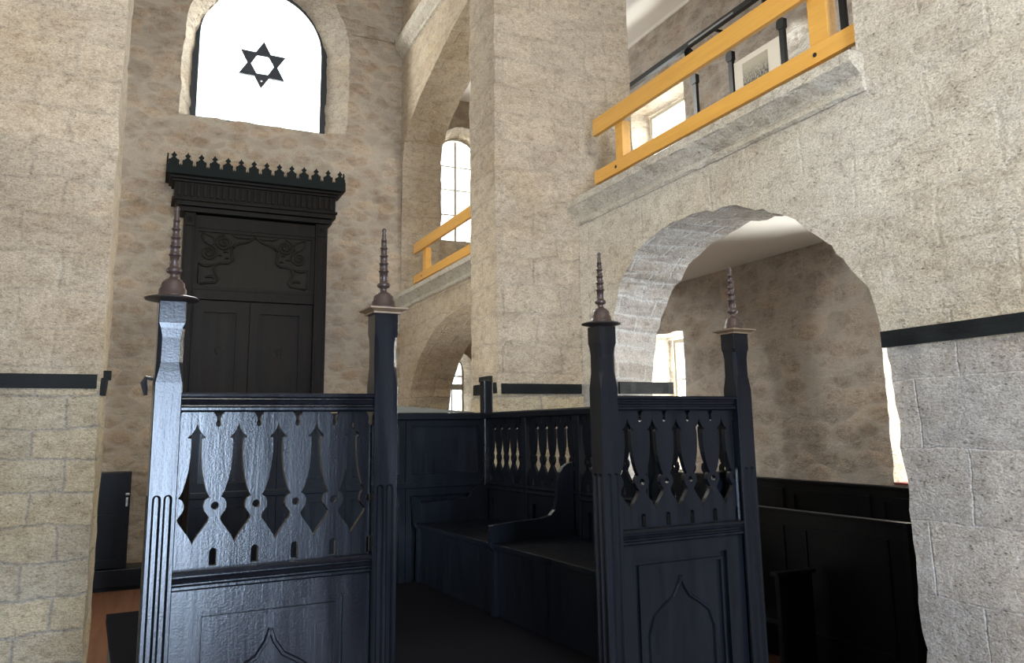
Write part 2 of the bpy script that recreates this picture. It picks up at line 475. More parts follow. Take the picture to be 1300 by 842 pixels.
# arcade walls (right one is seen; the left one mirrors it, plus an opening added for light)
def arcade(name, flip, seed):
    fx = (lambda a, b, d: (mir(d), a, b)) if flip else YZ
    o = empty(name)
    struct(o)
    # bay 2: lower arch + gallery opening
    fA = [(3.21, 1.2), (3.20, 0.002), (6.20, 0.002), (6.21, 1.2), (6.215, 2.5), (6.235, 2.85), (6.20, 3.15), (6.08, 3.42), (5.86, 3.62), (5.58, 3.74), (5.25, 3.785), (4.9, 3.78), (4.55, 3.735),
          (4.2, 3.62), (3.9, 3.46), (3.66, 3.27), (3.47, 3.06), (3.33, 2.82), (3.265, 2.56), (3.24, 2.2), (3.215, 1.7)]
    fB = [(3.21, 1.2), (3.20, 0.002), (6.65, 0.002), (6.65, 1.2), (6.66, 2.5), (6.58, 2.88), (6.46, 3.15), (6.25, 3.40), (5.98, 3.60), (5.62, 3.74), (5.28, 3.80), (4.9, 3.80), (4.55, 3.76),
          (4.2, 3.64), (3.9, 3.48), (3.66, 3.29), (3.47, 3.08), (3.33, 2.84), (3.265, 2.58), (3.24, 2.2), (3.215, 1.7)]
    a1, b1 = corner_match(fA, fB, .030, seed)
    AR = [(5.045 - 1.755 * cos(t), 6.9 + 1.1 * sin(t)) for t in [pi * i / 12 for i in range(1, 12)]]
    w = [(YF, 0), (6.818, 0), (6.818, 4.375), (3.29, 4.375), (3.285, 5.0), (3.30, 5.6), (3.29, 6.9)] + AR + [(6.818, 6.9), (6.818, ZT), (YF, ZT)]
    holes, hb = [a1], [b1]
    if flip:
        h = rect(-2.4, 2.4, 4.375, 8.6); holes.append(h); hb.append(h)  # unseen opening added so light from the left gallery reaches the right wall
    bm = bmesh.new()
    prism(bm, [w] + holes, fx, XW, XW + XT, back=[w] + hb, hmi=1)
    obj('arcade_wall', bm, None, o, mats=[M_ARC, M_INTR])
    # bay 3
    L3 = [(7.55, .002), (12.55, .002), (12.53, 1.2), (12.52, 2.35), (12.38, 2.75), (12.05, 3.14), (11.6, 3.42), (11.1, 3.62), (10.5, 3.74), (9.9, 3.78),
          (9.2, 3.72), (8.6, 3.56), (8.1, 3.3), (7.7, 2.9), (7.56, 2.3)]
    a3, b3 = corner_match(L3, L3, .03, seed + 3)
    U3 = [(7.6, 4.375), (12.95, 4.375), (12.93, 6.7), (12.80, 7.1), (12.4, 7.42), (11.9, 7.64), (11.2, 7.86), (10.5, 8.05), (9.8, 8.2), (9.0, 8.1), (8.2, 7.8), (7.7, 7.3)]
    u3, v3 = corner_match(U3, U3, .035, seed + 5)
    w = [(7.482, 0), (12.998, 0), (12.998, ZT), (7.482, ZT)]
    bm = bmesh.new()
    prism(bm, [w, a3, u3], fx, XW, XW + XT, back=[w, b3, v3])
    obj('arcade_wall', bm, M_PIER, o)
    return o
arcade('wall_right', False, 11.0)
arcade('wall_left', True, 23.0)

for nm, a, b, sd in (('wall_pier_right', 3.03, XW + XT, 3.0), ('wall_pier_left', mir(XW + XT), -.285, 17.0)):
    bm = bmesh.new(); rough_block(bm, a, b, 6.82, 7.48 if nm.endswith('right') else 7.95, 0, ZT, .085, .014, sd)
    struct(obj(nm, bm, M_PIER, smooth=False))

# outer aisle walls with deep window openings
OW = [(8.93, 9.87, 1.52, 3.42), (4.75, 5.68, 1.52, 3.42), (8.63, 10.2, 4.9, 7.12), (1.2, 2.1, 1.52, 3.42), (4.75, 5.6, 4.9, 6.3), (1.0, 2.6, 4.9, 7.1)]
OW_L = OW[:5] + [(-2.3, 2.3, 4.8, 7.9)]  # last entry: unseen large window, made up to brighten the right wall
def outer(name, flip, seed):
    fx = (lambda a, b, d: (mir(d), a, b)) if flip else YZ
    w = rect(YF, YB, 0, ZT)
    F, B = [w], [w]
    for i, (y0, y1, z0, z1) in enumerate(OW_L if flip else OW):
        r = rect(y0, y1, z0, z1)
        f, b = corner_match(r, r, .018, seed + i)
        F.append(f); B.append(b)
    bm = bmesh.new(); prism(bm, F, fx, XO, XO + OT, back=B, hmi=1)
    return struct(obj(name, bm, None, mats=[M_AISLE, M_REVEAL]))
outer('wall_aisle_right', False, 31.0)
outer('wall_aisle_left', True, 47.0)

# wall behind the camera with an unseen entrance inferred from the post sheen, and an added high window
bm = bmesh.new()
prism(bm, [rect(-4.7, 7.4, 0, ZT), rect(.1, 1.4, .002, 3.3), arch(CX, 1.2, 5.4, 8.2, 1.1)], XZ, YF, YF - .5)
struct(obj('wall_front', bm, M_BACK))

# gallery floors / aisle ceilings / gallery ceilings
for nm, f in (('right', lambda x: x), ('left', mir)):
    a, b = sorted((f(XW + XT + .002), f(XO - .002)))
    bm = bmesh.new(); box(bm, a, b, YF + .002, YB - .002, 4.10, 4.34)
    struct(obj('ceiling_aisle_' + nm, bm, M_WHITE))
    bm = bmesh.new(); box(bm, a, b, YF + .002, YB - .002, 8.14, 8.4)
    struct(obj('ceiling_gallery_' + nm, bm, M_WHITE))
    # thin batten where the gallery ceiling meets the outer wall
    e = f(XO - .03)
    a, b = sorted((e, f(XO - .003)))
    bm = bmesh.new(); box(bm, a, b, YF + .01, YB - .01, 8.09, 8.138)
    struct(obj('trim_1' if nm == 'right' else 'trim_2', bm, M_WHITE))

# stone ledges under the galleries (profiled, end returned)
def ledge(name, y0, y1, flip, seed):
    prof = [(XW + .30, 4.125), (XW - .012, 4.125), (XW - .028, 4.145), (XW - .030, 4.175), (XW - .018, 4.19), (XW - .045, 4.225), (XW - .115, 4.29), (XW - .130, 4.30),
            (XW - .132, 4.365), (XW - .120, 4.372), (XW + .30, 4.372)]
    n = int((y1 - y0) / .06)
    bm = bmesh.new(); rings = []
    for i in range(n + 1):
        y = y0 + (y1 - y0) * i / n
        ring = []
        for k, (x, z) in enumerate(prof):
            q = Vector((y * 5 + seed, x * 20, z * 20))
            j = noise.noise(q) * .010 + noise.noise(q * 2.7) * .006
            xx = x + (j if 0 < k < 10 else 0)
            zz = z + (j * .8 if 0 < k < 10 else 0)
            ring.append(bm.verts.new((mir(xx) if flip else xx, y, zz)))
        rings.append(ring)
    m = len(prof)
    for a, b in zip(rings[:-1], rings[1:]):
        for k in range(m):
            bm.faces.new((a[k], a[(k + 1) % m], b[(k + 1) % m], b[k]))
    bm.faces.new(rings[0][::-1]); bm.faces.new(rings[-1])
    return struct(obj(name, bm, M_LEDGE))
ledge('trim_3', 3.24, 6.82, False, 1)
ledge('trim_4', 7.48, 12.99, False, 6)
ledge('trim_5', 3.24, 6.82, True, 3)
# upper string course of the last bay and back wall
def course(name, fn, y0, y1, seed):
    prof = [(.0, 8.74), (-.03, 8.76), (-.04, 8.80), (-.13, 8.90), (-.14, 9.06), (-.12, 9.09), (0, 9.10)]
    n = int((y1 - y0) / .1); bm = bmesh.new(); rings = []
    for i in range(n + 1):
        y = y0 + (y1 - y0) * i / n
        rings.append([bm.verts.new(fn(p[0] + .01 * noise.noise(Vector((y * 4, k, seed))), y, p[1])) for k, p in enumerate(prof)])
    for a, b in zip(rings[:-1], rings[1:]):
        for k in range(len(prof)):
            bm.faces.new((a[k], a[(k + 1) % len(prof)], b[(k + 1) % len(prof)], b[k]))
    bm.faces.new(rings[0][::-1]); bm.faces.new(rings[-1])
    return struct(obj(name, bm, M_LEDGE))
course('trim_6', lambda d, y, z: (XW + d, y, z), 7.5, 12.98, 2)
course('trim_7', lambda d, y, z: (mir(XW + d), y, z), 7.97, 12.98, 3)
bm = bmesh.new(); box(bm, 3.02, 3.80, 12.965, 12.999, 9.02, 9.09, .01)
struct(obj('trim_8', bm, M_BACK))

# timber bands let into the stone
def band(name, boxes, amp=.006, seed=0.0):
    bm = bmesh.new()
    for b in boxes:
        rough = bmesh.new()
        rough_block(bm, *b, .06, amp, seed)
        rough.free()
    return struct(obj(name, bm, M_BAND))
band('trim_9', [(XW - .022, XW - .001, YF, 3.285, 2.535, 2.63)], .004, 1)
band('trim_10', [(3.06, 3.92, 6.796, 6.818, 2.425, 2.52)], .012, 2)
band('trim_11', [(-1.18, -.31, 6.796, 6.818, 2.448, 2.555)], .003, 3)
band('trim_12', [(-.281, -.245, 6.80, 6.97, 2.40, 2.53)], .012, 4)
band('trim_13', [(-.281, -.225, 7.02, 7.12, 2.53, 2.60)], .01, 4)
band('trim_14', [(3.0, 3.028, 6.83, 7.38, 2.43, 2.53)], .012, 5)
band('trim_15', [(2.99, 3.028, 6.95, 7.2, 2.55, 2.60)], .01, 6)
band('trim_16', [(XW + .02, XW + .62, 6.20, 6.23, 2.40, 2.51)], .012, 7)

# ------------------------------------------------------------------ windows
def pane_poly(pts, y, name, parent):
    bm = bmesh.new(); prism(bm, [pts], XZ, y, y + .006)
    return obj(name, bm, M_GLASS, parent)
def inset(pts, d):
    c = Vector((sum(p[0] for p in pts) / len(pts), sum(p[1] for p in pts) / len(pts)))
    out = []
    n = len(pts)
    for i in range(n):
        a, b, e = Vector(pts[i - 1]), Vector(pts[i]), Vector(pts[(i + 1) % n])
        t1 = (b - a).normalized(); t2 = (e - b).normalized()
        nn = (Vector((-t1.y, t1.x)) + Vector((-t2.y, t2.x)))
        nn.normalize()
        k = d / max(.4, nn.dot(Vector((-t1.y, t1.x))))
        out.append(tuple(b + nn * k))
    return out
w = empty('window_1', (0, 0, 0)); struct(w)
fo = [(.43, 7.13), (2.68, 7.13)] + [(1.56 + 1.125 * cos(t), 8.70 + 1.11 * sin(t)) for t in [pi * i / 22 for i in range(23)]]
fi = inset(fo, .12)
bm = bmesh.new(); prism(bm, [fo, fi], XZ, 13.34, 13.42); obj('window_frame', bm, M_FRAME, w)
pane_poly(inset(fo, .06), 13.375, 'glass', w)

def grid_window(name, pts, y, bars_x, bars_z, x0, x1, z0, z1, mat, bw=.022, thick=None):
    w = empty(name); struct(w)
    bm = bmesh.new(); prism(bm, [pts, inset(pts, .05)], XZ, y, y + .06); obj('window_frame', bm, mat, w)
    bm = bmesh.new()
    for i, x in enumerate(bars_x): box(bm, x - bw, x + bw, y + .008, y + .05, z0, z1)
    for z in bars_z:
        hh = .012
        if thick and abs(z - thick) < .001: hh = .05
        box(bm, x0, x1, y + .012, y + .045, z - hh, z + hh)
    obj('mullions', bm, mat, w)
    pane_poly(inset(pts, .03), y + .026, 'glass', w)
    return w
grid_window('window_2', arch(5.12, .40, 5.48, 7.2, .32, 10), 13.33, [5.10], [6.02, 6.5, 6.95], 4.75, 5.5, 5.5, 7.45, M_WFRAME2)
grid_window('window_3', arch(4.92, .34, 1.63, 3.18, .26, 10), 13.33, [5.02, 4.75], [2.0, 3.04, 2.85], 4.6, 5.24, 1.66, 3.4, M_WFRAME, .010, 2.85)

def side_window(name, y0, y1, z0, z1, flip, bars=True):
    X = (lambda x: mir(x)) if flip else (lambda x: x)
    w = empty(name); struct(w)
    fx = (lambda a, b, d: (mir(d), a, b)) if flip else YZ
    o = rect(y0 + .03, y1 - .03, z0 + .03, z1 - .03)
    bm = bmesh.new(); prism(bm, [o, inset(o, .06)], fx, XO + .50, XO + .56); obj('window_frame', bm, M_WFRAME2, w)
    bm = bmesh.new(); prism(bm, [inset(o, .03)], fx, XO + .525, XO + .531); obj('glass', bm, M_GLASS, w)
    if bars:
        bm = bmesh.new()
        a, b = sorted((X(XO + .51), X(XO + .55)))
        ym = (y0 + y1) / 2
        box(bm, a, b, ym - .02, ym + .02, z0 + .05, z1 - .05)
        for k in (1, 2): 
            zz = z0 + (z1 - z0) * k / 3
            box(bm, a, b, y0 + .05, y1 - .05, zz - .012, zz + .012)
        obj('mullions', bm, M_WFRAME2, w)
k = 4
for flip in (False, True):
    for (y0, y1, z0, z1) in (OW_L if flip else OW):
        side_window('window_%d' % k, y0, y1, z0, z1, flip, z1 < 4); k += 1
# added window behind the camera that lights the walls, and the entrance frame
w = empty('window_%d' % k); struct(w)
o = arch(CX, 1.18, 5.42, 8.2, 1.08, 14)
bm = bmesh.new(); prism(bm, [o, inset(o, .08)], XZ, YF - .35, YF - .42); obj('window_frame', bm, M_FRAME, w)
pane_poly(inset(o, .05), YF - .39, 'glass', w)
w = empty('door_1'); struct(w)
o = rect(.102, 1.398, .004, 3.298)
bm = bmesh.new(); prism(bm, [o, rect(.17, 1.33, .03, 3.2)], XZ, YF - .1, YF - .25); obj('door_frame', bm, M_BLACK2, w)

# red-brown sill of the second aisle window
bm = bmesh.new(); box(bm, XO - .04, XO + .3, 4.77, 5.66, 1.50, 1.522, .004)
struct(obj('trim_17', bm, plain('red_sill', (.16, .03, .025), .5)))

# ------------------------------------------------------------------ star in the window
cxs, czs, ys = 1.54, 8.205, 13.10
bm = bmesh.new()
pts = []
for i in range(12):
    r = .425 if i % 2 == 0 else .425 / math.sqrt(3)
    t = pi / 2 + i * pi / 6 - .03
    pts.append((cxs + r * cos(t), czs + r * sin(t)))
hx = [(cxs + .185 * cos(pi / 6 + i * pi / 3 + pi / 6 * 1 + .0), czs + .185 * sin(pi / 6 + i * pi / 3 + pi / 6)) for i in range(6)]
hole = [(cxs - .01 + .016 * cos(i * pi / 4), czs - .285 + .016 * sin(i * pi / 4)) for i in range(8)]
prism(bm, [pts, hx, hole], XZ, ys - .025, ys + .025)
star = empty('six_pointed_star', (0, 0, 0))
tag(star, 'dark six-pointed star hanging on a thin chain in the bright arched window', 'star ornament')
obj('star_plate', bm, M_STAR, star)
bm = bmesh.new()
z = czs + .425
while z < 9.98:
    a = .006
    tube(bm, [(cxs - .012, ys, z), (cxs - .012, ys, z + .03), (cxs + .012, ys, z + .045), (cxs + .012, ys, z + .01), (cxs - .012, ys, z)], .003, 5)
    z += .052
obj('chain', bm, M_CHROME, star)

# ------------------------------------------------------------------ the ark (tall carved cupboard)
ark = empty('torah_ark', (1.51, 12.8, 0))
tag(ark, 'tall dark carved cupboard with spiky crested cornice under the arched window', 'ark cabinet')
def A(name, bm, mat=M_ARK, parent=ark, smooth=False):
    o = obj(name, bm, mat, None, smooth)
    for v in o.data.vertices: v.co -= Vector((1.51, 12.8, 0))
    o.parent = ark
    if parent is not ark:
        o.parent = parent
    return o
bm = bmesh.new()
box(bm, .60, 2.42, 12.72, 12.998, .0, 5.40)
A('carcass', bm)
for x0, x1 in ((.44, .60), (2.41, 2.60)):
    bm = bmesh.new()
    box(bm, x0, x1, 12.60, 12.99, .0, 5.42, .006)
    xm = (x0 + x1) / 2
    for dx in (-.065, .045):
        box(bm, xm + dx, xm + dx + .018, 12.588, 12.602, .4, 5.20, .003)
    p = A('pilaster', bm)
    bm = bmesh.new()
    box(bm, xm - .07, xm + .07, 12.575, 12.60, 5.21, 5.40, .008)
    m = Matrix.Translation((xm, 12.575, 5.305)) @ Matrix.Rotation(pi / 2, 4, 'X')
    b2 = bmesh.new(); lathe(b2, [(.05, -.002), (.05, .008), (.038, .012), (.03, .006), (.022, .006), (.018, .018), (.004, .022)], seg=18)
    for v in b2.verts: v.co = m @ v.co
    me = bpy.data.meshes.new('t'); b2.to_mesh(me); b2.free(); bm.from_mesh(me); bpy.data.meshes.remove(me)
    A('rosette', bm, M_ARK, p)
# entablature
bm = bmesh.new()
box(bm, .36, 2.66, 12.55, 12.99, 5.42, 5.50, .012)
box(bm, .30, 2.71, 12.50, 12.99, 5.50, 5.58, .02)
box(bm, .25, 2.73, 12.49, 12.99, 5.58, 5.62, .008)
box(bm, .28, 2.70, 12.52, 12.99, 5.62, 5.86)
box(bm, .24, 2.74, 12.48, 12.99, 5.86, 5.90, .01)
box(bm, .20, 2.78, 12.44, 12.99, 5.90, 5.945, .014)
box(bm, .17, 2.82, 12.41, 12.99, 5.945, 5.985, .01)
cor = A('cornice', bm)
bm = bmesh.new()
n = 26
for i in range(n):
    x = .30 + (2.38) * (i + .5) / n
    box(bm, x - .028, x + .028, 12.495, 12.522, 5.645, 5.84, .008)
o_ = A('fluted_frieze', bm, M_ARK)
# cresting board with cross-shaped merlons
def crest_pts(x0, x1, z0, nm):
    w_ = (x1 - x0) / nm
    pts = [(x0, z0), (x1, z0)]
    for i in range(nm, 0, -1):
        c = x0 + w_ * (i - .5)
        m_ = [(.49, .155), (.47, .135), (.42, .125), (.385, .14), (.37, .165), (.40, .19), (.34, .215), (.26, .21), (.17, .235), (.12, .235), (.10, .255), (.15, .262),
              (.21, .275), (.15, .292), (.09, .298), (.045, .315)]
        q = [(c + w_ * a, z0 + b) for a, b in m_] + [(c, z0 + .335)] + [(c - w_ * a, z0 + b) for a, b in reversed(m_)]
        pts += q
    return pts
bm = bmesh.new()
prism(bm, [crest_pts(.15, 2.83, 5.95, 14)], XZ, 12.385, 12.409)
# returns at the sides
prism(bm, [crest_pts(12.412, 12.98, 5.95, 3)], YZ, .15, .172)
prism(bm, [crest_pts(12.412, 12.98, 5.95, 3)], YZ, 2.808, 2.83)
A('cresting', bm, M_CREST)
# carved tympanum
bm = bmesh.new()
box(bm, .60, 2.41, 12.64, 12.72, 5.20, 5.40, .004)
A('lintel', bm)
bm = bmesh.new()
box(bm, .62, 2.39, 12.685, 12.72, 4.29, 5.20)
fr = A('tympanum_panel', bm, M_CARV)
bm = bmesh.new()
prism(bm, [rect(.60, 2.41, 4.25, 5.21), rect(.66, 2.35, 4.30, 5.15)], XZ, 12.655, 12.69)
A('panel_frame', bm, M_ARK, fr)
bm = bmesh.new()
yc = 12.672
def spiral(cx, cz, s, turns=2.1, r0=.125):
    pts = []
    N = 46
    for i in range(N + 1):
        t = i / N
        r = r0 * (1 - .88 * t)
        a = s * (t * turns * 2 * pi) + (pi / 2 if s > 0 else pi / 2)
        pts.append((cx + r * cos(a), yc, cz + r * sin(a)))
    tube(bm, pts, .017, 6)
def mirror_x(x, s): return 1.49 + s * (x - 1.49)
for s in (1, -1):
    f = lambda x: mirror_x(x, s)
    spiral(f(1.03), 5.00, s); spiral(f(.81), 4.83, -s)
    # leaf
    lf = [(.72, 5.13), (.86, 5.08), (.90, 4.99), (.84, 4.94), (.74, 5.0), (.70, 5.08), (.72, 5.13)]
    tube(bm, [(f(a), yc, b) for a, b in lf], .014, 6)
    # ogee arm to the centre
    arm = [(1.16, 4.93), (1.20, 4.99), (1.30, 5.02), (1.38, 5.04), (1.45, 5.09), (1.49, 5.14)]
    tube(bm, [(f(a), yc, b) for a, b in arm], [.022, .022, .02, .018, .016, .01], 6)
    arm = [(1.14, 5.13), (1.22, 5.10), (1.30, 5.10), (1.40, 5.10), (1.49, 5.10)]
    tube(bm, [(f(a), yc, b) for a, b in arm], [.006, .018, .014, .014, .006], 6)
    arm = [(1.14, 4.93), (1.15, 4.82), (1.17, 4.74), (1.10, 4.68), (1.0, 4.68), (.93, 4.65), (.90, 4.58), (.93, 4.50), (.97, 4.43), (.93, 4.37), (.82, 4.36), (.70, 4.34)]
    tube(bm, [(f(a), yc, b) for a, b in arm], .02, 6)
    arm = [(.66, 4.66), (.72, 4.63), (.80, 4.62), (.86, 4.64), (.90, 4.66)]
    tube(bm, [(f(a), yc, b) for a, b in arm], [.006, .02, .024, .02, .006], 6)
    arm = [(.67, 4.62), (.68, 4.5), (.68, 4.4), (.67, 4.34)]
    tube(bm, [(f(a), yc, b) for a, b in arm], [.006, .014, .016, .006], 6)
    arm = [(.78, 4.44), (.83, 4.46), (.88, 4.46), (.9, 4.42)]
    tube(bm, [(f(a), yc, b) for a, b in arm], [.01, .026, .02, .006], 6)
    for a, b in ((.98, 4.80), (1.06, 4.86), (1.08, 4.76)):
        tube(bm, [(f(a) - .035, yc, b - .01), (f(a), yc, b + .008), (f(a) + .035, yc, b - .01)], [.006, .022, .006], 6)
A('scroll_carving', bm, M_CARV, fr, True)
bm = bmesh.new(); box(bm, .60, 2.41, 12.645, 12.72, 4.10, 4.25, .008)
A('middle_rail', bm)
# doors
for x0, x1 in ((.63, 1.435), (1.455, 2.375)):
    bm = bmesh.new()
    prism(bm, [rect(x0, x1, .7, 4.085), rect(x0 + .13, x1 - .16, 2.05, 3.93), rect(x0 + .13, x1 - .16, .85, 1.9)], XZ, 12.665, 12.705)
    box(bm, x0 + .13, x1 - .16, 12.692, 12.715, .85, 3.93)
    d = A('door', bm)
    bm = bmesh.new()
    for zz0, zz1 in ((2.05, 3.93), (.85, 1.9)):
        o = rect(x0 + .13, x1 - .16, zz0, zz1)
        prism(bm, [o, inset(o, .022)], XZ, 12.656, 12.692)
    A('door_moulding', bm, M_ARK, d)
    # faint carved star on each door
    bm = bmesh.new()
    c, zc = (x0 + x1) / 2 - .01, 3.33
    for ph in (0, pi / 3):
        P = [(c + .11 * cos(pi / 2 + ph + i * 2 * pi / 3), zc + .11 * sin(pi / 2 + ph + i * 2 * pi / 3)) for i in range(3)]
        Q = inset(P, .018)
        prism(bm, [P, Q], XZ, 12.686, 12.6925)
    A('carved_star', bm, M_CARV, d)
bm = bmesh.new(); box(bm, .42, 2.62, 12.57, 12.99, 0, .68, .01)
A('base', bm)

# ------------------------------------------------------------------ low cupboard at the back wall, left
cup = empty('wall_cupboard', (-.5, 12.7, 0))
tag(cup, 'low black panelled cupboard against the back wall beside the left stone pillar', 'cupboard')
def Pt(par, name, bm, mat, smooth=False):
    """mesh written in world coordinates, parented to an empty"""
    o = obj(name, bm, mat, None, smooth)
    root = par
    M = Matrix.Identity(4)
    chain = []
    p = par
    while p is not None:
        chain.append(p); p = p.parent
    for q in reversed(chain):
        M = M @ (Matrix.Translation(q.location) @ q.rotation_euler.to_matrix().to_4x4())
    Mi = M.inverted()
    for v in o.data.vertices: v.co = Mi @ v.co
    o.parent = par
    return o
bm = bmesh.new(); box(bm, -1.15, -.06, 12.52, 12.99, .30, 1.58, .006)
Pt(cup, 'body', bm, M_BLACK2)
bm = bmesh.new()
prism(bm, [rect(-1.12, -.075, .34, 1.57), rect(-1.0, -.20, 1.02, 1.50), rect(-1.0, -.20, .42, .90)], XZ, 12.495, 12.519)
d = Pt(cup, 'door', bm, M_BLACK2)
bm = bmesh.new(); box(bm, -.12, -.07, 12.46, 12.495, 1.27, 1.30, .004); box(bm, -.115, -.085, 12.455, 12.495, 1.12, 1.24, .006)
Pt(d, 'latch', bm, M_CHROME)
bm = bmesh.new(); box(bm, -1.2, .35, 12.45, 12.52, .06, .29, .008); box(bm, -1.2, .35, 12.521, 12.99, .002, .29)
struct(obj('baseboard_back', bm, M_BLACK2))

# ------------------------------------------------------------------ bimah (raised reading platform)
YB0, AB_ = 3.2, 0.0559
BI = empty('bimah', (0, YB0, 0), AB_)
tag(BI, 'black wooden enclosure with four tall finial-topped posts and pierced balustrades', 'bimah platform')
FL = .90
def bpart(name, bm, mat=M_BLACK, parent=None, smooth=False):
    return obj(name, bm, mat, parent or BI, smooth)

def post_mesh(u0, u1, v0, v1, zt=2.585, zb=.0, flutes=True):
    """square post; corners chamfered between z 2.36 and 2.50; rounded flutes low down on the faces"""
    bm = bmesh.new()
    cx, cy, hw, hd = (u0 + u1) / 2, (v0 + v1) / 2, (u1 - u0) / 2, (v1 - v0) / 2
    lv = [(zb, .003, 1.0), (2.285, .003, 1.0), (2.325, .010, .98), (2.36, .015, .955), (2.45, .015, .95), (2.485, .010, .97), (2.505, .003, 1.0), (zt, .003, 1.0)]
    rings = []
    for z, ch, s in lv:
        a, b = hw * s, hd * s
        rings.append([bm.verts.new((cx + x, cy + y, z)) for x, y in
                      ((-a + ch, -b), (a - ch, -b), (a, -b + ch), (a, b - ch), (a - ch, b), (-a + ch, b), (-a, b - ch), (-a, -b + ch))])
    for i, (r, q) in enumerate(zip(rings[:-1], rings[1:])):
        for k in range(8):
            j = (k + 1) % 8
            if flutes and i == 0 and k in (0, 2, 6):
                continue
            bm.faces.new((r[k], r[j], q[j], q[k]))
    bm.faces.new(rings[0][::-1]); bm.faces.new(rings[-1])
    if flutes:
        # faces with two recessed flutes
        for k in (0, 2, 6):
            j = (k + 1) % 8
            A0, B0 = rings[0][k].co.copy(), rings[0][j].co.copy()
            A1, B1 = rings[1][k].co.copy(), rings[1][j].co.copy()
            t = (B0 - A0); W = t.length; t.normalize()
            nrm = {0: Vector((0, -1, 0)), 2: Vector((1, 0, 0)), 6: Vector((-1, 0, 0))}[k]
            zt_ = 1.885
            loops = [[(0, A0.z), (W, A0.z), (W, A1.z), (0, A1.z)]]
            fl = []
            for c in (W * .29, W * .71):
                r = W * .165
                fl.append([(c - r, A0.z + .05), (c + r, A0.z + .05)] + [(c + r * cos(a), zt_ - r + r * sin(a)) for a in [pi * i / 8 for i in range(9)]])
            mk = lambda a, b, d: tuple(Vector((A0.x, A0.y, 0)) + t * a + nrm * d + Vector((0, 0, b)))
            lo = loops + fl
            V = [[bm.verts.new(mk(a, b, 0)) for a, b in l] for l in lo]
            flat = [v for l in V for v in l]
            for tr in tessellate_polygon([[Vector((a, b, 0)) for a, b in l] for l in lo]):
                bm.faces.new([flat[i] for i in tr])
            for l, pv in zip(fl, V[1:]):
                xs = [p[0] for p in l]; c = (min(xs) + max(xs)) / 2
                mid = [bm.verts.new(mk(c + (a - c) * .45, b - (.006 if b > 1.8 else 0), -.011)) for a, b in l]
                for i in range(len(l)):
                    q = (i + 1) % len(l)
                    bm.faces.new((pv[i], pv[q], mid[q], mid[i]))
                tri = tessellate_polygon([[v.co.copy() for v in mid]])
                for tr in tri:
                    bm.faces.new([mid[i] for i in tr])
        bmesh.ops.remove_doubles(bm, verts=bm.verts[:], dist=.0002)
    return bm

def finial_mesh(h=.365, tip='ball'):
    bm = bmesh.new()
    s = h / .365
    P = [(.058, 0), (.058, .006), (.050, .010), (.049, .028), (.043, .036), (.041, .052), (.034, .060), (.030, .066), (.020, .070), (.014, .078), (.015, .088),
         (.026, .094), (.029, .102), (.025, .110), (.018, .114), (.0165, .120), (.0175, .160)]
    z, r = .160, .0175
    for i in range(4):
        P += [(r + .0045, z), (r + .0045, z + .004), (r, z + .006), (r - .001, z + .034)]
        z += .034; r -= .0018
    P += [(r + .002, z), (r + .002, z + .004), (.010, z + .008), (.008, z + .018), (.0095, z + .024), (.0075, z + .034)]
    z += .034
    if tip == 'ball':
        P += [(.0065, z + .004), (.009, z + .008), (.010, z + .014), (.007, z + .021), (.002, z + .024)]
    else:
        P += [(.009, z + .002), (.009, z + .010), (.004, z + .012), (.003, z + .024)]
    lathe(bm, [(a, b * s) for a, b in P], seg=20)
    return bm

posts = [(.038, .133, 'round', 'ball', 'post topped by round dark saucer and brown finial, left corner of the front'),
         (.865, .966, 'square', 'ball', None), (1.985, 2.085, 'round', 'ball', None), (2.85, 2.955, 'square', 'spike', None)]
PW = .10
for i, (u0, u1, cap, tip, lb) in enumerate(posts):
    p = bpart('post', post_mesh(u0, u1, -.05, .05))
    uc = (u0 + u1) / 2
    bm = bmesh.new()
    if cap == 'round':
        lathe(bm, [(.045, 0), (.060, .004), (.095, .012), (.098, .017), (.088, .021), (.058, .025)], uc, 0, 2.585, 28)
    else:
        box(bm, uc - .062, uc + .062, -.062, .062, 2.585, 2.592)
        vs = [bm.verts.new(q) for q in [(uc + a * r, b * r, z) for r, z in ((.058, 2.592), (.082, 2.603), (.082, 2.609), (.06, 2.613)) for a, b in ((-1, -1), (1, -1), (1, 1), (-1, 1))]]
        for k in range(3):
            for j in range(4):
                bm.faces.new((vs[k * 4 + j], vs[k * 4 + (j + 1) % 4], vs[k * 4 + 4 + (j + 1) % 4], vs[k * 4 + 4 + j]))
        bm.faces.new(vs[0:4]); bm.faces.new(vs[12:16])
    bpart('cap_plate', bm, M_CAP if cap == 'round' else M_TAN, p)
    bm = finial_mesh(.365, tip)
    for v in bm.verts: v.co += Vector((uc, 0, 2.608 if cap == 'round' else 2.611))
    bpart('finial', bm, M_FIN, p, True)
# back right corner post, rounded top, no finial
bm = bmesh.new(); box(bm, 2.865, 2.955, 3.005, 3.095, 0, 2.52, .012)
bpart('corner_post', bm)
bm = bmesh.new(); box(bm, 1.58, 1.66, 3.005, 3.075, 0, 2.235, .004)
bpart('intermediate_post', bm)

